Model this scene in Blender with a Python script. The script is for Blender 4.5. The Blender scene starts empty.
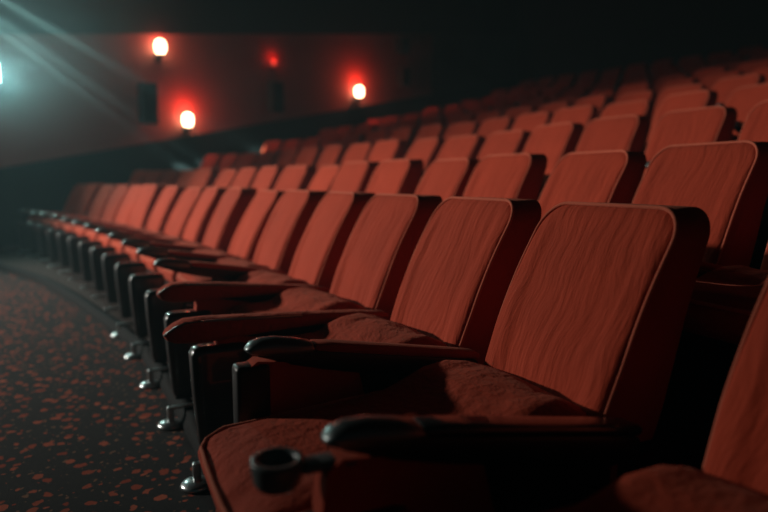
import bpy, bmesh, math, random
from mathutils import Vector, Matrix
random.seed(7)
scn = bpy.context.scene
COL = scn.collection
PI = math.pi

# ------------------------------------------------------------------ layout
EYE = 1.057                        # camera above the front platform
HD = math.radians(24.76)           # heading of the front row at the first seat
R0 = 31.43                         # radius of the front row
CX, CY = -28.1296, -11.5245        # centre of the concentric rows
PIT, ROWP = 0.654, 1.039
CARPET = -0.07
DEPTH, RISE = [0.0, ROWP], [0.0, 0.216]      # the front two rows stand closer together
for k in range(2, 10):
    DEPTH.append(DEPTH[-1] + 1.4); RISE.append(RISE[-1] + (0.32 if k < 8 else 0.37 + 0.03 * (k - 8)))
AW = HD + 16.2 * PIT / R0          # bearing of the side wall
DW = Vector((math.cos(AW), math.sin(AW), 0))
NW = Vector((math.sin(AW), -math.cos(AW), 0))      # into the room
P0 = Vector((CX, CY, 0)) + DW * R0


def wallpt(t, z, off=0.0):
    p = P0 + DW * t + NW * off
    return Vector((p.x, p.y, z))


def polar(r, a, z):
    return Vector((CX + r * math.cos(a), CY + r * math.sin(a), z))


# ------------------------------------------------------------------ helpers
def tag(o, label=None, cat=None, group=None, kind=None):
    if label: o['label'] = label
    if cat: o['category'] = cat
    if group: o['group'] = group
    if kind: o['kind'] = kind
    return o


def mesh_from(bm, name, mat, smooth=True):
    bmesh.ops.recalc_face_normals(bm, faces=bm.faces)
    me = bpy.data.meshes.new(name)
    bm.to_mesh(me); bm.free()
    me.materials.append(mat)
    for p in me.polygons: p.use_smooth = smooth
    return me


def link(name, me, parent=None):
    o = bpy.data.objects.new(name, me)
    COL.objects.link(o)
    if parent: o.parent = parent
    return o


def sharp(me, ang=35):
    bm = bmesh.new(); bm.from_mesh(me)
    for e in bm.edges:
        if len(e.link_faces) == 2 and e.calc_face_angle(0) > math.radians(ang): e.smooth = False
    bm.to_mesh(me); bm.free()
    return me


def box(bm, x0, x1, y0, y1, z0, z1, bev=0.0, seg=2):
    r = bmesh.ops.create_cube(bm, size=1)
    for v in r['verts']:
        v.co = Vector(((x0 + x1) / 2 + v.co.x * (x1 - x0), (y0 + y1) / 2 + v.co.y * (y1 - y0), (z0 + z1) / 2 + v.co.z * (z1 - z0)))
    if bev:
        es = list({e for v in r['verts'] for e in v.link_edges})
        bmesh.ops.bevel(bm, geom=es, offset=bev, segments=seg, affect='EDGES', profile=0.5)


def lathe(bm, prof, n=24, c=(0, 0, 0), M=None):
    """prof: (r, z) pairs from bottom to top; closed with caps where r = 0"""
    rings = []
    for r, z in prof:
        if r < 1e-6:
            rings.append([bm.verts.new((c[0], c[1], c[2] + z))])
        else:
            rings.append([bm.verts.new((c[0] + r * math.cos(2 * PI * k / n), c[1] + r * math.sin(2 * PI * k / n), c[2] + z)) for k in range(n)])
    for a, b in zip(rings, rings[1:]):
        for k in range(n):
            q = [a[k % len(a)], a[(k + 1) % len(a)], b[(k + 1) % len(b)], b[k % len(b)]]
            q = list(dict.fromkeys(q))
            if len(q) > 2: bm.faces.new(q)
    if M is not None:
        for ring in rings:
            for v in ring: v.co = M @ v.co


def tube(bm, pts, r, n=8, closed=False):
    pts = [Vector(p) for p in pts]
    m = len(pts); rings = []
    up = Vector((0, 1, 0))
    for i, p in enumerate(pts):
        a = pts[(i - 1) % m] if (closed or i > 0) else p
        b = pts[(i + 1) % m] if (closed or i < m - 1) else p
        d = (b - a).normalized()
        s = d.cross(up)
        if s.length < 1e-4: s = d.cross(Vector((1, 0, 0)))
        s.normalize(); w = s.cross(d)
        rings.append([bm.verts.new(p + (s * math.cos(2 * PI * k / n) + w * math.sin(2 * PI * k / n)) * r) for k in range(n)])
    for i in range(m if closed else m - 1):
        a, b = rings[i], rings[(i + 1) % m]
        for k in range(n): bm.faces.new((a[k], a[(k + 1) % n], b[(k + 1) % n], b[k]))
    if not closed:
        bm.faces.new(rings[0][::-1]); bm.faces.new(rings[-1])


def loft(bm, rings):
    for a, b in zip(rings, rings[1:]):
        n = len(a)
        for k in range(n): bm.faces.new((a[k], a[(k + 1) % n], b[(k + 1) % n], b[k]))
    bm.faces.new(rings[0][::-1]); bm.faces.new(rings[-1])


# ------------------------------------------------------------------ materials
def newmat(name):
    m = bpy.data.materials.new(name); m.use_nodes = True
    nt = m.node_tree
    return m, nt, nt.nodes['Principled BSDF']


def node(nt, t, **kw):
    n = nt.nodes.new(t)
    for k, v in kw.items(): setattr(n, k, v)
    return n


def plain(name, col, rough=0.5, spec=0.5, metal=0.0, coat=0.0):
    m, nt, b = newmat(name)
    b.inputs['Base Color'].default_value = (*col, 1)
    b.inputs['Roughness'].default_value = rough
    b.inputs['Specular IOR Level'].default_value = spec
    b.inputs['Metallic'].default_value = metal
    b.inputs['Coat Weight'].default_value = coat
    return m


def fabric(name, col, scale=(20, 3, 2.2), strength=0.46, dist=0.022, sheen=0.12):
    m, nt, b = newmat(name)
    L = nt.links.new
    tc = node(nt, 'ShaderNodeTexCoord'); oi = node(nt, 'ShaderNodeObjectInfo')
    off = node(nt, 'ShaderNodeVectorMath', operation='SCALE'); off.inputs[0].default_value = (7, 13, 5)
    L(oi.outputs['Random'], off.inputs['Scale'])
    add = node(nt, 'ShaderNodeVectorMath', operation='ADD')
    L(tc.outputs['Object'], add.inputs[0]); L(off.outputs[0], add.inputs[1])
    # slow warp so that the creases drift and fan out
    wn = node(nt, 'ShaderNodeTexNoise'); wn.inputs['Scale'].default_value = 4.0; wn.inputs['Detail'].default_value = 1
    L(add.outputs[0], wn.inputs['Vector'])
    wsc = node(nt, 'ShaderNodeVectorMath', operation='SCALE'); wsc.inputs['Scale'].default_value = 0.10
    L(wn.outputs['Color'], wsc.inputs[0])
    add2 = node(nt, 'ShaderNodeVectorMath', operation='ADD'); L(add.outputs[0], add2.inputs[0]); L(wsc.outputs[0], add2.inputs[1])
    mp = node(nt, 'ShaderNodeMapping'); mp.inputs['Scale'].default_value = scale
    L(add2.outputs[0], mp.inputs['Vector'])
    n1 = node(nt, 'ShaderNodeTexNoise'); n1.inputs['Scale'].default_value = 1.6; n1.inputs['Detail'].default_value = 3; n1.inputs['Roughness'].default_value = 0.5
    L(mp.outputs[0], n1.inputs['Vector'])
    n2 = node(nt, 'ShaderNodeTexNoise'); n2.inputs['Scale'].default_value = 420; n2.inputs['Detail'].default_value = 2
    L(tc.outputs['Object'], n2.inputs['Vector'])
    b1 = node(nt, 'ShaderNodeBump'); b1.inputs['Strength'].default_value = strength; b1.inputs['Distance'].default_value = dist
    mp3 = node(nt, 'ShaderNodeMapping'); mp3.inputs['Scale'].default_value = (scale[0] * 2.2, scale[1] * 5, scale[2] * 5); mp3.inputs['Rotation'].default_value = (0, 0.12, 0)
    L(add2.outputs[0], mp3.inputs['Vector'])
    n4 = node(nt, 'ShaderNodeTexNoise'); n4.inputs['Scale'].default_value = 1.7; n4.inputs['Detail'].default_value = 4; n4.inputs['Roughness'].default_value = 0.6
    L(mp3.outputs[0], n4.inputs['Vector'])
    b0 = node(nt, 'ShaderNodeBump'); b0.inputs['Strength'].default_value = strength * 0.8; b0.inputs['Distance'].default_value = dist * 0.45
    L(n4.outputs['Fac'], b0.inputs['Height'])
    b2 = node(nt, 'ShaderNodeBump'); b2.inputs['Strength'].default_value = 0.25; b2.inputs['Distance'].default_value = 0.002
    L(n1.outputs['Fac'], b1.inputs['Height']); L(n2.outputs['Fac'], b2.inputs['Height'])
    L(b0.outputs['Normal'], b1.inputs['Normal']); L(b1.outputs['Normal'], b2.inputs['Normal']); L(b2.outputs['Normal'], b.inputs['Normal'])
    # worn pile: a little lighter and darker in streaks, and from seat to seat
    n3 = node(nt, 'ShaderNodeTexNoise'); n3.inputs['Scale'].default_value = 5; n3.inputs['Detail'].default_value = 4
    L(add.outputs[0], n3.inputs['Vector'])
    mx = node(nt, 'ShaderNodeMix', data_type='RGBA')
    mx.inputs['A'].default_value = (*[c * 0.78 for c in col], 1); mx.inputs['B'].default_value = (*[min(1, c * 1.2) for c in col], 1)
    L(n3.outputs['Fac'], mx.inputs['Factor'])
    hv = node(nt, 'ShaderNodeHueSaturation')
    mr = node(nt, 'ShaderNodeMapRange'); mr.inputs['To Min'].default_value = 0.85; mr.inputs['To Max'].default_value = 1.1
    L(oi.outputs['Random'], mr.inputs['Value']); L(mr.outputs[0], hv.inputs['Value'])
    L(mx.outputs['Result'], hv.inputs['Color']); L(hv.outputs['Color'], b.inputs['Base Color'])
    b.inputs['Roughness'].default_value = 0.9
    b.inputs['Specular IOR Level'].default_value = 0.2
    b.inputs['Sheen Weight'].default_value = sheen
    b.inputs['Sheen Roughness'].default_value = 0.45
    b.inputs['Sheen Tint'].default_value = (1.0, 0.45, 0.3, 1)
    return m


RED = (0.43, 0.050, 0.021)
M_VELVET = fabric('red_velvet', RED)
M_CUSH = fabric('red_velvet_cushion', RED, scale=(9, 7, 4), strength=0.5, dist=0.03)
M_PIPE = fabric('red_piping', (0.62, 0.14, 0.08), scale=(40, 40, 40), strength=0.2, dist=0.004, sheen=0.5)
M_PAD = fabric('red_arm_pad', RED, scale=(30, 4, 10), strength=0.3, dist=0.008)
M_BLACK = plain('black_plastic', (0.006, 0.008, 0.009), 0.34, 0.8, coat=0.8)
M_FRAME = plain('black_painted_steel', (0.008, 0.009, 0.010), 0.42, 0.5)
M_SHELL = plain('black_moulded_shell', (0.010, 0.010, 0.011), 0.5, 0.4)
M_FOOT = plain('brushed_steel', (0.62, 0.66, 0.66), 0.28, 0.5, metal=1.0)
M_GREY = plain('grey_plastic', (0.13, 0.16, 0.16), 0.3, 0.5)
M_TIP = plain('highlight_metal_tip', (0.20, 0.24, 0.24), 0.36, 0.6, metal=0.75, coat=0.3)  # base lightened to put highlights into the otherwise black tips
M_STRIP = plain('tarnished_strip', (0.30, 0.34, 0.33), 0.35, 0.5, metal=0.8)
M_DARKFIX = plain('dark_fixture', (0.015, 0.017, 0.018), 0.5)
M_RUBBER = plain('black_rubber_edge', (0.010, 0.010, 0.010), 0.85, 0.1)


def wallmat(name, col, rough=0.9, bump=0.15):
    m, nt, b = newmat(name); L = nt.links.new
    tc = node(nt, 'ShaderNodeTexCoord')
    n = node(nt, 'ShaderNodeTexNoise'); n.inputs['Scale'].default_value = 1.7; n.inputs['Detail'].default_value = 5
    L(tc.outputs['Object'], n.inputs['Vector'])
    mx = node(nt, 'ShaderNodeMix', data_type='RGBA')
    mx.inputs['A'].default_value = (*[c * 0.85 for c in col], 1); mx.inputs['B'].default_value = (*[c * 1.12 for c in col], 1)
    L(n.outputs['Fac'], mx.inputs['Factor']); L(mx.outputs['Result'], b.inputs['Base Color'])
    n2 = node(nt, 'ShaderNodeTexNoise'); n2.inputs['Scale'].default_value = 90
    L(tc.outputs['Object'], n2.inputs['Vector'])
    bp = node(nt, 'ShaderNodeBump'); bp.inputs['Strength'].default_value = bump; bp.inputs['Distance'].default_value = 0.01
    L(n2.outputs['Fac'], bp.inputs['Height']); L(bp.outputs['Normal'], b.inputs['Normal'])
    b.inputs['Roughness'].default_value = rough; b.inputs['Specular IOR Level'].default_value = 0.15
    return m


M_WALL = wallmat('warm_plaster', (0.30, 0.105, 0.095))
M_DADO = wallmat('dark_wall_panelling', (0.007, 0.011, 0.0125))
M_UPPER = wallmat('black_acoustic_cloth', (0.010, 0.010, 0.011))
M_BACK = wallmat('dark_back_wall', (0.022, 0.022, 0.024))
M_CEIL = wallmat('black_ceiling_paint', (0.012, 0.012, 0.013))
M_TIER = wallmat('dark_step_carpet', (0.045, 0.032, 0.028), bump=0.6)


def carpetmat():
    m, nt, b = newmat('speckled_carpet'); L = nt.links.new
    tc = node(nt, 'ShaderNodeTexCoord')
    wn = node(nt, 'ShaderNodeTexNoise'); wn.inputs['Scale'].default_value = 26; wn.inputs['Detail'].default_value = 2
    L(tc.outputs['Object'], wn.inputs['Vector'])
    sc = node(nt, 'ShaderNodeVectorMath', operation='SCALE'); sc.inputs['Scale'].default_value = 0.045
    L(wn.outputs['Color'], sc.inputs[0])
    ad = node(nt, 'ShaderNodeVectorMath', operation='ADD'); L(tc.outputs['Object'], ad.inputs[0]); L(sc.outputs[0], ad.inputs[1])

    def spots(scale, lo, hi, rnd_min, seed):
        mp = node(nt, 'ShaderNodeMapping'); mp.inputs['Location'].default_value = (seed, seed * 2, 0)
        L(ad.outputs[0], mp.inputs['Vector'])
        v = node(nt, 'ShaderNodeTexVoronoi', voronoi_dimensions='2D'); v.inputs['Scale'].default_value = scale; v.inputs['Randomness'].default_value = 0.9
        L(mp.outputs[0], v.inputs['Vector'])
        sep = node(nt, 'ShaderNodeSeparateColor'); L(v.outputs['Color'], sep.inputs[0])
        rad = node(nt, 'ShaderNodeMapRange'); rad.inputs['From Min'].default_value = rnd_min; rad.inputs['To Min'].default_value = lo; rad.inputs['To Max'].default_value = hi
        rad.clamp = False
        L(sep.outputs[0], rad.inputs['Value'])
        d = node(nt, 'ShaderNodeMath', operation='SUBTRACT'); L(rad.outputs[0], d.inputs[0]); L(v.outputs['Distance'], d.inputs[1])
        r = node(nt, 'ShaderNodeMapRange'); r.inputs['From Min'].default_value = 0.0; r.inputs['From Max'].default_value = 0.06
        L(d.outputs[0], r.inputs['Value'])
        return r.outputs[0], sep.outputs[1]
    f1, c1 = spots(17, 0.10, 0.40, 0.35, 0.0)
    f2, c2 = spots(26, 0.10, 0.24, 0.62, 3.3)
    base = node(nt, 'ShaderNodeMix', data_type='RGBA')
    base.inputs['A'].default_value = (0.016, 0.017, 0.018, 1); base.inputs['B'].default_value = (0.030, 0.030, 0.030, 1)
    nz = node(nt, 'ShaderNodeTexNoise'); nz.inputs['Scale'].default_value = 60; nz.inputs['Detail'].default_value = 3
    L(tc.outputs['Object'], nz.inputs['Vector']); L(nz.outputs['Fac'], base.inputs['Factor'])
    colr = node(nt, 'ShaderNodeMix', data_type='RGBA'); colr.inputs['A'].default_value = (0.26, 0.042, 0.022, 1); colr.inputs['B'].default_value = (0.40, 0.095, 0.05, 1)
    L(c1, colr.inputs['Factor'])
    m1 = node(nt, 'ShaderNodeMix', data_type='RGBA'); L(f2, m1.inputs['Factor']); L(base.outputs['Result'], m1.inputs['A']); m1.inputs['B'].default_value = (0.20, 0.10, 0.06, 1)
    m2 = node(nt, 'ShaderNodeMix', data_type='RGBA'); L(f1, m2.inputs['Factor']); L(m1.outputs['Result'], m2.inputs['A']); L(colr.outputs['Result'], m2.inputs['B'])
    L(m2.outputs['Result'], b.inputs['Base Color'])
    fz = node(nt, 'ShaderNodeTexNoise'); fz.inputs['Scale'].default_value = 260; L(tc.outputs['Object'], fz.inputs['Vector'])
    bp = node(nt, 'ShaderNodeBump'); bp.inputs['Strength'].default_value = 0.7; bp.inputs['Distance'].default_value = 0.006
    L(fz.outputs['Fac'], bp.inputs['Height']); L(bp.outputs['Normal'], b.inputs['Normal'])
    b.inputs['Roughness'].default_value = 0.95; b.inputs['Specular IOR Level'].default_value = 0.15
    return m


M_CARPET = carpetmat()


def emit(name, col, s):
    m, nt, b = newmat(name)
    b.inputs['Base Color'].default_value = (*col, 1)
    b.inputs['Emission Color'].default_value = (*col, 1); b.inputs['Emission Strength'].default_value = s
    return m


# ------------------------------------------------------------------ the setting
def arc_mesh(rows, a0, a1, n=90):
    """rows: list of (radius function or number, z); skins consecutive profiles along the arc"""
    bm = bmesh.new(); grid = []
    for k in range(n + 1):
        a = a0 + (a1 - a0) * k / n
        grid.append([bm.verts.new(polar(r(a) if callable(r) else r, a, z)) for r, z in rows])
    for g, h in zip(grid, grid[1:]):
        for i in range(len(rows) - 1): bm.faces.new((g[i], h[i], h[i + 1], g[i + 1]))
    return bm


EDGE = [(-4, .66), (0, .68), (2.4, .69), (4.6, .70), (5.4, .75), (6.7, .83), (8.45, .91), (10.1, .99), (11.9, 1.16), (16.2, 1.55), (18, 1.7)]


def edge_r(a):
    i = (a - HD) * R0 / PIT
    for (i0, u0), (i1, u1) in zip(EDGE, EDGE[1:]):
        if i <= i1:
            f = max(0, min(1, (i - i0) / (i1 - i0))); return R0 - (u0 + (u1 - u0) * f)
    return R0 - EDGE[-1][1]


A_NEAR = HD - 7.0 * PIT / R0
bm = bmesh.new()
v = [bm.verts.new(p) for p in ((-16, -4, CARPET), (9, -4, CARPET), (9, 14, CARPET), (-16, 14, CARPET))]
bm.faces.new(v)
tag(link('floor', mesh_from(bm, 'floor', M_CARPET)), 'dark speckled aisle carpet with orange red flecks', 'carpet', kind='structure')

prof = [(edge_r, CARPET - 0.02), (edge_r, 0.0)]
for k in range(1, 10):
    r = R0 + DEPTH[k] - 0.78
    prof += [(r, RISE[k - 1]), (r, RISE[k])]
RB = R0 + DEPTH[-1] + 1.2
prof.append((RB, RISE[-1]))
me = mesh_from(arc_mesh(prof, A_NEAR, AW + 0.004, 120), 'floor_tiers', M_TIER, smooth=False)
tag(link('floor.001', me), 'dark carpeted curved steps carrying the raked rows of seats', 'stepped floor', kind='structure')

# rubber edge strip along the front platform
bm = arc_mesh([(lambda a: edge_r(a) - 0.030, CARPET), (lambda a: edge_r(a) - 0.028, CARPET + 0.022), (lambda a: edge_r(a) - 0.012, 0.004),
               (lambda a: edge_r(a) + 0.035, 0.006), (lambda a: edge_r(a) + 0.035, -0.01)], A_NEAR, AW + 0.004, 120)
tag(link('trim_1', mesh_from(bm, 'trim_1', M_RUBBER)), 'black curved edging along the front of the seating platform', 'edging', kind='structure')


def wall_band(name, z0f, z1f, t0, t1, mat, thick, label, cat='wall'):
    """a straight band of the side wall with sloping lower and upper edges"""
    bm = bmesh.new()
    a = [wallpt(t0, z0f(t0), thick), wallpt(t1, z0f(t1), thick), wallpt(t1, z1f(t1), thick), wallpt(t0, z1f(t0), thick)]
    b = [wallpt(t0, z0f(t0), -0.15), wallpt(t1, z0f(t1), -0.15), wallpt(t1, z1f(t1), -0.15), wallpt(t0, z1f(t0), -0.15)]
    A = [bm.verts.new(p) for p in a]; B = [bm.verts.new(p) for p in b]
    bm.faces.new(A); bm.faces.new(B[::-1])
    for i in range(4): bm.faces.new((A[i], B[i], B[(i + 1) % 4], A[(i + 1) % 4]))
    return tag(link(name, mesh_from(bm, name, mat, False)), label, cat, kind='structure')


dado = lambda t: 1.385 + 0.205 * t
upper = lambda t: 3.30 + 0.157 * (t + 0.57)
CEILZ = 7.2
T_END, T_ALL = 9.5, 14.2
wall_band('wall_left', dado, upper, -9, T_END, M_WALL, 0.0, 'reddish brown plaster side wall with lamps')
wall_band('wall_left_dado', lambda t: -0.3, dado, -9, T_ALL, M_DADO, 0.05, 'dark panelled lower part of the side wall')
wall_band('wall_left_upper', upper, lambda t: CEILZ, -9, T_ALL, M_UPPER, 0.03, 'black cloth upper part of the side wall')
wall_band('wall_left_rear', dado, upper, T_END, T_ALL, M_BACK, 0.03, 'dark rear section of the side wall')
bm = arc_mesh([(RB, -0.2), (RB, CEILZ)], A_NEAR, AW + 0.004, 60)
tag(link('wall_back', mesh_from(bm, 'wall_back', M_BACK)), 'dark curved back wall behind the last row', 'wall', kind='structure')
bm = bmesh.new()
v = [bm.verts.new(p) for p in ((-16, -4, CEILZ), (16, -4, CEILZ), (16, 26, CEILZ), (-16, 26, CEILZ))]
bm.faces.new(v[::-1])
tag(link('ceiling', mesh_from(bm, 'ceiling', M_CEIL)), 'black painted auditorium ceiling', 'ceiling', kind='structure')

# ------------------------------------------------------------------ the seat
# local frame: x along the row (away from the camera), y forward, z up; origin on the floor under the back's front foot
WB, ZB, ZT, ZREF = 0.255, 0.40, 0.987, 0.488


def yfront(z):
    s = (z - ZREF) / (ZT - ZREF)
    return -0.23 * s + 0.016 * math.sin(PI * max(0, min(1, s))) - 0.0


def hw(z):
    """half width: flares a little upward, rounded top corners"""
    w = WB - 0.012 * max(0, (0.62 - z) / 0.22)
    rc = 0.085
    d = z - (ZT - rc)
    if d > 0: w = w - rc + math.sqrt(max(0, rc * rc - d * d))
    return w


def backrest_mesh():
    bm = bmesh.new()
    rc = 0.085
    zs = [ZB + (ZT - rc - ZB) * k / 18 for k in range(19)] + [ZT - rc + rc * math.sin(PI / 2 * k / 10) for k in range(1, 11)]
    zs = [ZB + 0.006] + zs[1:]
    xs = []
    for k in range(33):
        s = -1 + 2 * k / 32
        xs.append(math.sin(s * PI / 2) * 0.55 + s * 0.45)
    er = 0.022
    F, B = [], []
    for z in zs:
        w = hw(z); s = (z - ZB) / (ZT - ZB)
        th = 0.235 - 0.090 * s
        rf, rb = [], []
        for X in xs:
            x = X * w
            e = min(w - abs(x), (ZT - z) * 1.0 + 0.0, (z - ZB))
            # distance to the rounded corner
            d = z - (ZT - rc)
            if d > 0 and abs(x) > WB - rc:
                e = rc - math.hypot(abs(x) - (WB - rc), d)
            q = 1 - max(0, min(1, e / er))
            rnd = er * (1 - math.sqrt(max(0, 1 - q * q)))
            # side wings and the seam beside them
            ax = abs(x); seam = 0.178 - 0.02 * (1 - s)
            wing = 0.020 / (1 + math.exp(-(ax - seam) / 0.012)) * min(1, 0.25 + 1.2 * (1 - s)) * min(1, max(0, (0.97 - z) / 0.10))
            groove = -0.007 * math.exp(-((ax - seam) / 0.010) ** 2) * min(1, max(0, (0.95 - z) / 0.08))
            puff = 0.016 * (1 - (ax / WB) ** 2) * math.sin(PI * min(1, max(0, s)) ** 0.8)
            y = yfront(z) - 0.012 + wing + groove + puff - rnd
            rf.append(bm.verts.new((x, y, z)))
            rb.append(bm.verts.new((x * 0.985, yfront(z) - th + rnd * 0.6 - 0.02 * (1 - (ax / WB) ** 2), z)))
        F.append(rf); B.append(rb)
    nz, nx = len(zs), len(xs)
    for i in range(nz - 1):
        for k in range(nx - 1):
            bm.faces.new((F[i][k], F[i][k + 1], F[i + 1][k + 1], F[i + 1][k]))
            bm.faces.new((B[i][k + 1], B[i][k], B[i + 1][k], B[i + 1][k + 1]))
    loopF = F[0] + [F[i][-1] for i in range(1, nz)] + F[-1][-2::-1] + [F[i][0] for i in range(nz - 2, 0, -1)]
    loopB = B[0] + [B[i][-1] for i in range(1, nz)] + B[-1][-2::-1] + [B[i][0] for i in range(nz - 2, 0, -1)]
    n = len(loopF)
    for k in range(n):
        bm.faces.new((loopF[k], loopB[k], loopB[(k + 1) % n], loopF[(k + 1) % n]))
    return sharp(mesh_from(bm, 'backrest', M_VELVET), 55)


def back_outline():
    pts = []
    rc = 0.085
    zs = [ZB + 0.05 + (ZT - rc - ZB - 0.05) * k / 14 for k in range(15)] + [ZT - rc + rc * math.sin(PI / 2 * k / 8) for k in range(1, 9)]
    right = [(hw(z), z) for z in zs]
    left = [(-x, z) for x, z in reversed(right)]
    top = [((1 - k / 6) * right[-1][0] + k / 6 * left[0][0], ZT) for k in range(1, 6)]
    return right + top + left


def back_piping_mesh():
    bm = bmesh.new()
    tube(bm, [(x * 1.0, yfront(z) - 0.017 + 0.008 * min(1, (ZT - z) / 0.2), z) for x, z in back_outline()], 0.0055, 7)
    return mesh_from(bm, 'back_piping', M_PIPE)


def back_shell_mesh():
    """thin moulded shell hugging the rear of the back"""
    bm = bmesh.new()
    rings = []
    for k in range(15):
        s = k / 14; z = ZB - 0.06 + (ZT - 0.11 - ZB + 0.06) * s
        w = hw(max(z, ZB)) - 0.02
        y = yfront(z) - (0.235 - 0.090 * s) - 0.008
        if k in (0, 14): w -= 0.02
        ring = []
        for j in range(13):
            X = -1 + 2 * j / 12; ring.append(bm.verts.new((X * w, y - 0.022 * (1 - X * X), z)))
        for j in range(13):
            X = 1 - 2 * j / 12; ring.append(bm.verts.new((X * w, y - 0.030 - 0.022 * (1 - X * X) + 0.014 * abs(X) ** 4, z)))
        rings.append(ring)
    loft(bm, rings)
    return mesh_from(bm, 'back_shell', M_SHELL)


CPIV = Vector((0, 0.05, 0.43))


def cushion_mesh(front):
    """origin at the hinge; thick pad with a raised rear roll and a rounded front lip"""
    bm = bmesh.new(); rings = []
    P = [(-.03, .455, .405, .90), (-.015, .485, .375, .96), (.02, .510, .352, .985), (.08, .535, .345, 1), (.15, .548, .340, 1), (.22, .535, .336, 1),
         (.28, .512, .334, 1), (.34, .496, .334, 1), (.42, .488, .336, 1), (.50, .486, .340, 1), (.58, .484, .346, 1), (.68, .484, .346, 1), (.78, .478, .352, 1),
         (.82, .464, .364, .995), (.85, .444, .384, .97), (.864, .425, .404, .93)]
    P = [(y if y < .3 else .28 + (y - .28) * (front - .28) / .584, a, b, c) for y, a, b, c in P]
    n = 40
    for y, zt, zb, ws in P:
        w = (0.268 if front < .7 else 0.252) * ws * (1 if y > .2 else 0.97); zc = (zt + zb) / 2; h = (zt - zb) / 2
        ring = []
        for k in range(n):
            a = 2 * PI * k / n
            c, s = math.cos(a), math.sin(a)
            x = w * math.copysign(abs(c) ** 0.42, c); z = zc + h * math.copysign(abs(s) ** 0.55, s)
            if s > 0: z += 0.010 * math.sin(x * 26 + y * 9) * s * (1 if .05 < y < .3 else 0.35)
            fl = 0.012 * min(1, abs(x) / 0.268) ** 3 if s > 0 else 0
            ring.append(bm.verts.new((x - CPIV.x, y - CPIV.y, z + fl - CPIV.z)))
        rings.append(ring)
    loft(bm, rings)
    return mesh_from(bm, 'seat_cushion', M_CUSH)


def cushion_piping_mesh(fr):
    bm = bmesh.new()
    pts = []
    for y in (.06, .15, .25, .35, .45, fr - .15, fr - .07): pts.append((0.262, y, (.505 if y < .25 else .470) - .004 * (y > .5)))
    if fr > .7: pts = [(x - .016, y, z) for x, y, z in pts]
    front = [(0.252 - (.016 if fr > .7 else 0), fr - .025, .452), (.20, fr - .006, .447), (.1, fr - .002, .447), (0, fr - .001, .447)]
    L_ = pts + front + [(-x, y, z) for x, y, z in reversed(front[:-1])] + [(-x, y, z) for x, y, z in reversed(pts)]
    tube(bm, [(x, y - CPIV.y, z - CPIV.z) for x, y, z in L_], 0.006, 7)
    return mesh_from(bm, 'cushion_piping', M_PIPE)


def pan_mesh():
    bm = bmesh.new(); rings = []
    for y, w, z0 in ((.0, .17, .30), (.03, .20, .285), (.30, .21, .280), (.50, .19, .300), (.56, .16, .325)):
        ring = [bm.verts.new((x - CPIV.x, y - CPIV.y, z - CPIV.z)) for x, z in ((-w, .35), (-w, z0 + .02), (-w + .02, z0), (w - .02, z0), (w, z0 + .02), (w, .35))]
        rings.append(ring)
    loft(bm, rings)
    return sharp(mesh_from(bm, 'seat_pan', M_SHELL))


def arm_section(bm, prof, x0, flat=0.5):
    rings = []
    n = 20
    for y, zt, zb, w in prof:
        ring = []
        for k in range(n):
            a = 2 * PI * k / n; c, s = math.cos(a), math.sin(a)
            ring.append(bm.verts.new((x0 + w * math.copysign(abs(c) ** flat, c), y, (zt + zb) / 2 + (zt - zb) / 2 * math.copysign(abs(s) ** flat, s))))
        rings.append(ring)
    loft(bm, rings)


XA = -PIT / 2
SLOPE = 0.115                       # the arms drop towards the back


def arm(name, mat, prof, flat, tip):
    bm = bmesh.new()
    k = tip / .722
    arm_section(bm, [(y * k if y > 0 else y, zt - SLOPE * max(0, 1 - max(y, 0) / .66), zb - SLOPE * max(0, 1 - max(y, 0) / .66), w) for y, zt, zb, w in prof], XA, flat)
    return mesh_from(bm, name, mat)


FRAME_P = [(-.02, .596, .560, .024), (.0, .610, .535, .030), (.1, .616, .530, .031), (.3, .617, .540, .031), (.5, .617, .552, .032), (.6, .616, .562, .032), (.66, .610, .574, .030), (.69, .602, .584, .024)]
PAD_P = [(-.025, .622, .606, .022), (-.01, .630, .604, .031), (.10, .634, .604, .034), (.30, .634, .604, .034), (.48, .633, .604, .034), (.525, .630, .606, .033), (.535, .620, .608, .028)]
TIP_P = [(.530, .624, .600, .030), (.540, .632, .590, .034), (.58, .636, .580, .036), (.64, .636, .578, .037), (.68, .632, .582, .035), (.705, .624, .590, .030), (.718, .612, .598, .020), (.722, .606, .602, .008)]


def standard_mesh(k):
    bm = bmesh.new()
    side = [(-.02, .0), (-.03, .30), (-.01, .47), (.40, .52), (.34, .42), (.36, .37), (.46, .35), (.56, .36), (.62, .30), (.60, .0)]
    side = [(y * k, z) for y, z in side]
    A = [bm.verts.new((XA - .020, y, z)) for y, z in side]; B = [bm.verts.new((XA + .020, y, z)) for y, z in side]
    bm.faces.new(A); bm.faces.new(B[::-1])
    for i in range(len(side)):
        j = (i + 1) % len(side); bm.faces.new((A[i], B[i], B[j], A[j]))
    bmesh.ops.triangulate(bm, faces=[f for f in bm.faces if len(f.verts) > 4])
    return mesh_from(bm, 'standard', M_FRAME, False)


def side_panel_mesh(k, d=0):
    """padded cloth panel filling the side below the arm"""
    bm = bmesh.new(); rings = []
    for dx, ins in ((-.018, .014), (-.026, .005), (-.028, 0), (.028, 0), (.026, .005), (.018, .014)):
        side = [(.05 + ins, .14 + ins), (.05 + ins, .46 - ins), (.40, .535 - ins), (.68 - ins, .575 - ins), (.71 - ins, .555 - ins), (.72 - ins, .48), (.70 - ins, .30), (.62 - ins, .14 + ins)]
        rings.append([bm.verts.new((XA + dx, y * k, z + d * (z > .4) * y / .7)) for y, z in side])
    loft(bm, rings)
    return sharp(mesh_from(bm, 'side_panel', M_PAD), 50)


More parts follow.
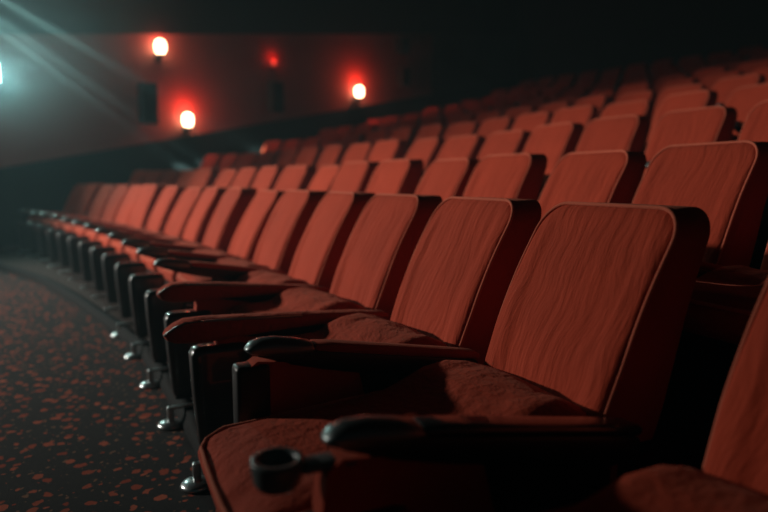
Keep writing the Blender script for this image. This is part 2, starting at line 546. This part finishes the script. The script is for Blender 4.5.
def housing_mesh(dy, zl):
    """boxy moulded cover at the front of the standard"""
    bm = bmesh.new()
    rings = []
    for z, y0, y1, w in ((zl, .52, .655, .036), (zl + .04, .50, .665, .044), (.30, .47, .680, .050), (.43, .47, .685, .052), (.455, .48, .675, .046), (.462, .50, .655, .030)):
        y0 += dy; y1 += dy; w *= .86
        yc, h = (y0 + y1) / 2, (y1 - y0) / 2; ring = []
        for k in range(24):
            a = 2 * PI * k / 24; c, s = math.cos(a), math.sin(a)
            ring.append(bm.verts.new((XA + w * math.copysign(abs(c) ** .35, c), yc + h * math.copysign(abs(s) ** .35, s), z)))
        rings.append(ring)
    loft(bm, rings)
    return mesh_from(bm, 'front_housing', M_BLACK)


def foot_mesh(zf):
    bm = bmesh.new()
    yc = .765 if zf < 0 else .61
    lathe(bm, [(0, zf), (.058, zf), (.061, zf + .007), (.054, zf + .017), (.030, zf + .025), (0, zf + .027)], 24, (XA, yc, 0))
    box(bm, XA - .014, XA + .014, yc - .16, yc, max(zf, 0) + .008, max(zf, 0) + .022, .004)
    if zf < 0: box(bm, XA - .014, XA + .014, yc - .014, yc + .014, zf + .02, .022, .004)
    return mesh_from(bm, 'foot', M_FOOT)


ME = dict(backrest=backrest_mesh(), back_piping=back_piping_mesh(), back_shell=back_shell_mesh(), seat_pan=pan_mesh())
for q, front, tip, ks, dy, zl, zf in (('long', .864, .722, 1.0, .09, .06, CARPET), ('short', .62, .61, .8, -.10, .02, 0.0)):
    ME['cushion', q] = cushion_mesh(front); ME['cpipe', q] = cushion_piping_mesh(front)
    ME['arm', q] = arm('armrest', M_FRAME, FRAME_P, .5, tip); ME['pad', q] = arm('armrest_pad', M_PAD, PAD_P, .55, tip)
    ME['tip', q] = arm('armrest_tip', M_TIP, TIP_P, .85, tip)
    ME['std', q] = standard_mesh(ks); ME['panel', q] = side_panel_mesh(ks * 1.02); ME['house', q] = housing_mesh(dy, zl); ME['foot', q] = foot_mesh(zf)

ME['cushion', 'mid'] = cushion_mesh(.50); ME['cpipe', 'mid'] = cushion_piping_mesh(.50)
for q, L, zt in (('red_far', .86, .565), ('red_mid', .80, .600)):
    d = zt - .634
    pr = [(-.025, .622, .606, .022), (-.01, .632, .604, .034), (.10, .640, .600, .042), (.30, .640, .585, .046), (.50, .638, .560, .050), (.60, .636, .545, .052),
          (.66, .630, .545, .050), (.69, .618, .552, .044), (.71, .603, .566, .034), (.718, .592, .578, .018)]
    pr = [(y, a + d * max(0, y / .7), b + d * max(0, y / .7), w) for y, a, b, w in pr]
    ME[q, 'pad'] = arm('armrest_pad', M_CUSH, pr, .6, .722 * L / .718)
    bm = bmesh.new()
    tube(bm, [(XA - w * .93, y * L / .718, zt_ - .006 - SLOPE * max(0, 1 - y / .66)) for y, zt_, zb_, w in pr[3:]], .0045, 7)
    ME[q, 'strip'] = mesh_from(bm, 'metal_strip', M_STRIP)
    ME[q, 'panel'] = side_panel_mesh(L / .90, d)
    ME[q, 'frame'] = arm('armrest', M_FRAME, [(y, a + d * max(0, y / .7) - .03 * (y > .4), b + d * max(0, y / .7), w) for y, a, b, w in FRAME_P], .5, L * .9)
bm = bmesh.new(); box(bm, XA - .034, XA + .034, .66, .752, .10, .565, .012)  # black rib added over the panel's front edge so it shows no lit strip
ME['rib'] = mesh_from(bm, 'added_dark_rib', M_FRAME)
ME['pad_black'] = arm('armrest_pad', M_BLACK, PAD_P, .55, .722)
ORD = ['', 'first', 'second', 'third', 'fourth', 'fifth', 'sixth', 'seventh', 'eighth', 'ninth', 'tenth', 'eleventh', 'twelfth', 'thirteenth', 'fourteenth',
       'fifteenth', 'sixteenth', 'seventeenth', 'eighteenth']
SPAN = [(-1, 15), (-1, 15), (0, 15), (0, 15), (1, 15), (1, 15), (1, 14), (2, 14), (2, 14), (3, 14)]
TIP = {(0, -1): 2.0, (0, 0): -3.4, (0, 1): 0, (0, 2): 1, (0, 3): 0, (0, 4): 1}
RED_ARM = {(0, 2): 'red_far', (0, 3): 'red_mid'}
SPECIAL = {
    (0, -1): 'nearest red cloth cinema seat of the front row, cut off at the right',
    (0, 0): 'large creased red cinema seat with a grey cup holder on its front row arm',
    (0, 1): 'red cinema seat in sharpest focus, third from the near end of the front row',
    (0, 2): 'red cinema seat behind the longer of the two all red padded front row arms',
    (0, 3): 'red cinema seat behind the shorter of the two all red padded front row arms',
    (0, 15): 'last red cinema seat at the far wall end of the front row',
}


def make_seat(k, i):
    r = R0 + DEPTH[k]
    ii = i - .18 if (k, i) == (0, -1) else i
    a = HD + (ii * PIT + 0.506 * k) / r
    root = bpy.data.objects.new('cinema_seat', None); COL.objects.link(root)
    root.empty_display_size = 0.1
    root.location = polar(r, a, RISE[k])
    root.rotation_euler = (0, 0, a + PI / 2)
    n = i - SPAN[k][0] + 1
    rowname = 'front row' if k == 0 else ('last row' if k == len(SPAN) - 1 else ORD[k + 1] + ' row')
    pos_ = 'nearest' if n == 1 else ORD[n] + ' from the near'
    lab = f'red cloth cinema seat, {pos_} end of the {rowname}' if n > 1 else f'red cloth cinema seat at the near end of the {rowname}'
    tag(root, SPECIAL.get((k, i), lab), 'seat', 'red cinema seats in curved rows')
    near = k <= 4; q = 'short' if k else 'long'
    br = link('backrest', ME['backrest'], root)
    lean = 0 if k == 0 and i < 5 else random.uniform(-6, 5)
    br.rotation_euler = (math.radians(lean) * 0.5, 0, math.radians(random.uniform(-5, 5)) if k or i > 2 else 0)
    if near: link('piping', ME['back_piping'], br)
    bs = link('back_shell', ME['back_shell'], root); bs.rotation_euler = br.rotation_euler
    tip = TIP.get((k, i), random.choice([0, 0, 1, 2] if k == 0 else [1, 2, 3, 6, 9, 11]))
    qc = 'long' if k == 0 and i < 1 else ('mid' if k == 0 else 'short')
    cu = link('seat_cushion', ME['cushion', qc], root); cu.location = CPIV; cu.rotation_euler = (math.radians(tip), 0, 0)
    if near: link('piping', ME['cpipe', qc], cu)
    sp = link('seat_pan', ME['seat_pan'], root); sp.location = CPIV; sp.rotation_euler = (math.radians(tip), 0, 0)
    ar = link('armrest', ME[RED_ARM[k, i], 'frame'] if (k, i) in RED_ARM else ME['arm', q], root)
    link('armrest_pad', ME['pad_black'] if (k, i) == (0, 0) else ME[RED_ARM[k, i], 'pad'] if (k, i) in RED_ARM else ME['pad', q], ar)
    if (k, i) in RED_ARM: link('metal_strip', ME[RED_ARM[k, i], 'strip'], ar)
    else: link('armrest_tip', ME['tip', q], ar)
    st = link('stanchion', ME['std', q], root)
    if k == 0 and -1 < i < 4: link('side_panel', ME[RED_ARM[k, i], 'panel'] if (k, i) in RED_ARM else ME['panel', q], st)
    if (k, i) == (0, 1): link('added_dark_rib', ME['rib'], st)
    else: link('front_housing', ME['house', q], st)
    if near: link('foot', ME['foot', q], st)
    return root


seats = {}
for k, (i0, i1) in enumerate(SPAN):
    for i in range(i0, i1 + 1):
        seats[k, i] = make_seat(k, i)

# grey cup holder on the nearest arm
bm = bmesh.new()
lathe(bm, [(0, -.046), (.036, -.045), (.042, -.035), (.046, -.01), (.047, 0), (.045, .005), (.036, .005), (.032, -.002), (.030, -.034), (0, -.036)], 32, (XA + .015, .80, .575))
box(bm, XA - .02, XA + .03, .66, .765, .552, .570, .008)
ch = link('cup_holder', mesh_from(bm, 'cup_holder', M_GREY), seats[0, 0]); ch['label'] = 'grey plastic cup holder'

# ------------------------------------------------------------------ wall lamps, speakers
def sconce(t, z, label, lit):
    root = bpy.data.objects.new('wall_lamp', None); COL.objects.link(root)
    root.location = wallpt(t, z, 0.0)
    root.rotation_euler = (0, 0, math.atan2(NW.y, NW.x) - PI / 2 + PI)   # local -y points into the room
    tag(root, label, 'lamp', 'lamps on the side wall')
    bm = bmesh.new()
    box(bm, -.06, .06, -.03, 0, -.30, -.08, .01)
    lathe(bm, [(0, -.24), (.04, -.23), (.055, -.17), (.085, -.145), (.085, -.135), (0, -.13)], 20, (0, -.15, 0))
    box(bm, -.02, .02, -.15, -.02, -.22, -.18, .004)
    link('bracket', mesh_from(bm, 'bracket', M_DARKFIX), root)
    bm = bmesh.new()
    lathe(bm, [(0, -.13), (.075, -.125), (.100, -.06), (.105, .02), (.095, .09), (.06, .135), (0, .15)], 28, (0, -.15, 0))
    link('lamp_glass', mesh_from(bm, 'lamp_glass', M_BULB if lit else M_BULB_DIM), root)
    if lit: root.scale = (.88, .88, .88)
    return root


M_BULB = emit('warm_lamp_glass', (1.0, 0.62, 0.36), 14)
M_BULB_DIM = emit('dim_red_lamp_glass', (1.0, 0.06, 0.035), 0.9)
M_WHITE = emit('white_lamp_lens', (0.75, 1.0, 0.95), 9)


def point(name, loc, col, power, rad, label):
    li = bpy.data.lights.new(name, 'POINT'); li.color = col; li.energy = power; li.shadow_soft_size = rad
    o = bpy.data.objects.new(name, li); COL.objects.link(o); o.location = loc
    return o


def attach(o, root):
    M = Matrix.LocRotScale(root.location, root.rotation_euler, None)
    o.location = M.inverted() @ o.location; o.parent = root


HALO = (1.0, 0.03, 0.015)
for t, z, lab, lit, pw in ((2.43, 2.18, 'glowing wall lamp just above the dark panelling, left of the pair', 1, 12.0),
                           (6.78, 3.12, 'glowing wall lamp just above the dark panelling, rightmost of all', 1, 14.0),
                           (1.95, 3.45, 'glowing wall lamp high on the wall by the black cloth', 1, 5.0),
                           (4.44, 3.5, 'small dim red wall lamp above the dark speaker', 0, 1.2)):
    s = sconce(t, z, lab, lit)
    if not lit: s.scale = (.45, .45, .45)
    p = point('lamp_glow', wallpt(t, z + (.28 if lit else .16), .16), HALO, pw, .05, '')
    p.location = (0, -.24, .24); p.parent = s


def speaker(t, z, w, h, label):
    root = bpy.data.objects.new('wall_speaker', None); COL.objects.link(root)
    root.location = wallpt(t, z, 0.0)
    root.rotation_euler = (0, 0, math.atan2(NW.y, NW.x) - PI / 2 + PI)
    tag(root, label, 'speaker', 'dark speakers on the side wall')
    bm = bmesh.new(); box(bm, -w / 2, w / 2, -.26, -.06, -h / 2, h / 2, .015)
    link('cabinet', mesh_from(bm, 'cabinet', M_DARKFIX, False), root)
    bm = bmesh.new(); box(bm, -w / 2 + .03, w / 2 - .03, -.272, -.258, -h / 2 + .03, h / 2 - .03, .004)
    link('grille', mesh_from(bm, 'grille', M_UPPER, False), root)
    bm = bmesh.new(); box(bm, -.05, .05, -.07, 0, -.08, .08, .005)
    link('bracket', mesh_from(bm, 'bracket', M_DARKFIX, False), root)


speaker(1.66, 2.42, .30, .72, 'tall dark wall speaker left of the lower left lamp')
speaker(4.42, 2.78, .30, .62, 'tall dark wall speaker below the dim red lamp')
speaker(8.25, 3.62, .30, .42, 'dark wall speaker right of the rightmost glowing lamp')
speaker(8.21, 4.36, .34, .36, 'dark wall speaker near the top right corner of the plaster')

# white spotlight at the left edge
root = bpy.data.objects.new('wall_spotlight', None); COL.objects.link(root)
root.location = wallpt(-.72, 2.68, 0)
root.rotation_euler = (0, 0, math.atan2(NW.y, NW.x) - PI / 2 + PI)
tag(root, 'small white spotlight on the side wall at the far left', 'lamp')
bm = bmesh.new(); box(bm, -.07, .07, -.22, -.06, -.17, .17, .02); box(bm, -.04, .04, -.07, 0, -.05, .05, .004)
link('housing', mesh_from(bm, 'housing', M_DARKFIX), root)
bm = bmesh.new(); box(bm, -.055, .055, -.235, -.215, -.14, .14, .006)
link('lens', mesh_from(bm, 'lens', M_WHITE), root)


def spot(name, loc, target, col, power, size, blend, rad):
    li = bpy.data.lights.new(name, 'SPOT'); li.color = col; li.energy = power; li.spot_size = math.radians(size); li.spot_blend = blend; li.shadow_soft_size = rad
    o = bpy.data.objects.new(name, li); COL.objects.link(o); o.location = loc
    d = Vector(target) - Vector(loc); o.rotation_euler = d.to_track_quat('-Z', 'Y').to_euler()
    return o


TEAL = (0.62, 1.0, 0.93)
p = wallpt(-.72, 2.66, .3)
spot('spotlight_beam', p, (-2.2, 5.2, .4), TEAL, 260, 100, .8, .22)

# stage spotlights on a bar up to the left, outside the frame, that throw the beams and light the seats
SRC = Vector((-6.1, 7.0, 4.15))
BEAM_T = (wallpt(2.45, 1.18, .06), wallpt(2.95, 1.25, .06), wallpt(4.4, 1.48, .06))   # they end on the dark panelling, behind the seats


for n, tgt in enumerate(BEAM_T):
    spot('stage_spotlight', SRC, tgt, TEAL, (42000, 40000, 26000)[n], (2.6, 2.4, 3.2)[n], .8, .03)
spot('stage_spotlight', SRC + Vector((.1, .1, .15)), (-5.6, 9.5, 3.0), TEAL, 110, 75, 1.0, .1)
spot('stage_floodlight', (-10.2, 5.0, 3.2), (-2.0, 5.4, .30), (1.0, 0.97, 0.88), 3500, 59, 1.0, .18)

# ------------------------------------------------------------------ haze
bm = bmesh.new(); bmesh.ops.create_cube(bm, size=1)
for v in bm.verts: v.co = Vector((v.co.x * 25 + 0, v.co.y * 28.5 + 10.5, v.co.z * 7.25 + 3.55))
m = bpy.data.materials.new('thin_haze'); m.use_nodes = True; nt = m.node_tree; nt.nodes.clear()
out = nt.nodes.new('ShaderNodeOutputMaterial'); vs = nt.nodes.new('ShaderNodeVolumeScatter')
vs.inputs['Color'].default_value = (0.55, 0.92, 1.0, 1); vs.inputs['Density'].default_value = 0.015; vs.inputs['Anisotropy'].default_value = 0.25
# thicker where the stage lamps hang and thin elsewhere
tcv = nt.nodes.new('ShaderNodeTexCoord')
dv = nt.nodes.new('ShaderNodeVectorMath'); dv.operation = 'DISTANCE'; dv.inputs[1].default_value = (-5.2, 8.3, 4.2)
nt.links.new(tcv.outputs['Object'], dv.inputs[0])
mrv = nt.nodes.new('ShaderNodeMapRange'); mrv.interpolation_type = 'SMOOTHERSTEP'
mrv.inputs['From Min'].default_value = 0.0; mrv.inputs['From Max'].default_value = 3.4
mrv.inputs['To Min'].default_value = 0.20; mrv.inputs['To Max'].default_value = 0.007
nt.links.new(dv.outputs['Value'], mrv.inputs['Value']); nt.links.new(mrv.outputs[0], vs.inputs['Density'])
nt.links.new(vs.outputs[0], out.inputs['Volume'])
tag(link('haze', mesh_from(bm, 'haze', m, False)), 'thin bluish haze hanging in the auditorium', 'haze', kind='stuff')

# ------------------------------------------------------------------ world, camera, view
w = bpy.data.worlds.new('world'); scn.world = w; w.use_nodes = True
bg = w.node_tree.nodes['Background']; bg.inputs['Color'].default_value = (0.35, 0.75, 0.80, 1); bg.inputs['Strength'].default_value = 0.008
cam = bpy.data.cameras.new('camera'); co = bpy.data.objects.new('camera', cam); COL.objects.link(co); scn.camera = co
cam.sensor_width = 36; cam.lens = 36 * 619 / 768
cam.clip_start = 0.02; cam.clip_end = 200
co.location = (0, 0, EYE)
co.rotation_euler = (PI / 2 - math.atan(76 / 619), 0, 0)
cam.dof.use_dof = True; cam.dof.focus_distance = 1.9; cam.dof.aperture_fstop = 1.15
scn.view_settings.view_transform = 'Standard'; scn.view_settings.look = 'None'
scn.view_settings.gamma = 1; scn.view_settings.use_curve_mapping = False
scn.view_settings.exposure = 0.0
scn.cycles.use_denoising = True
scn.cycles.volume_bounces = 0
scn.cycles.max_bounces = 5
scn.cycles.sample_clamp_indirect = 4
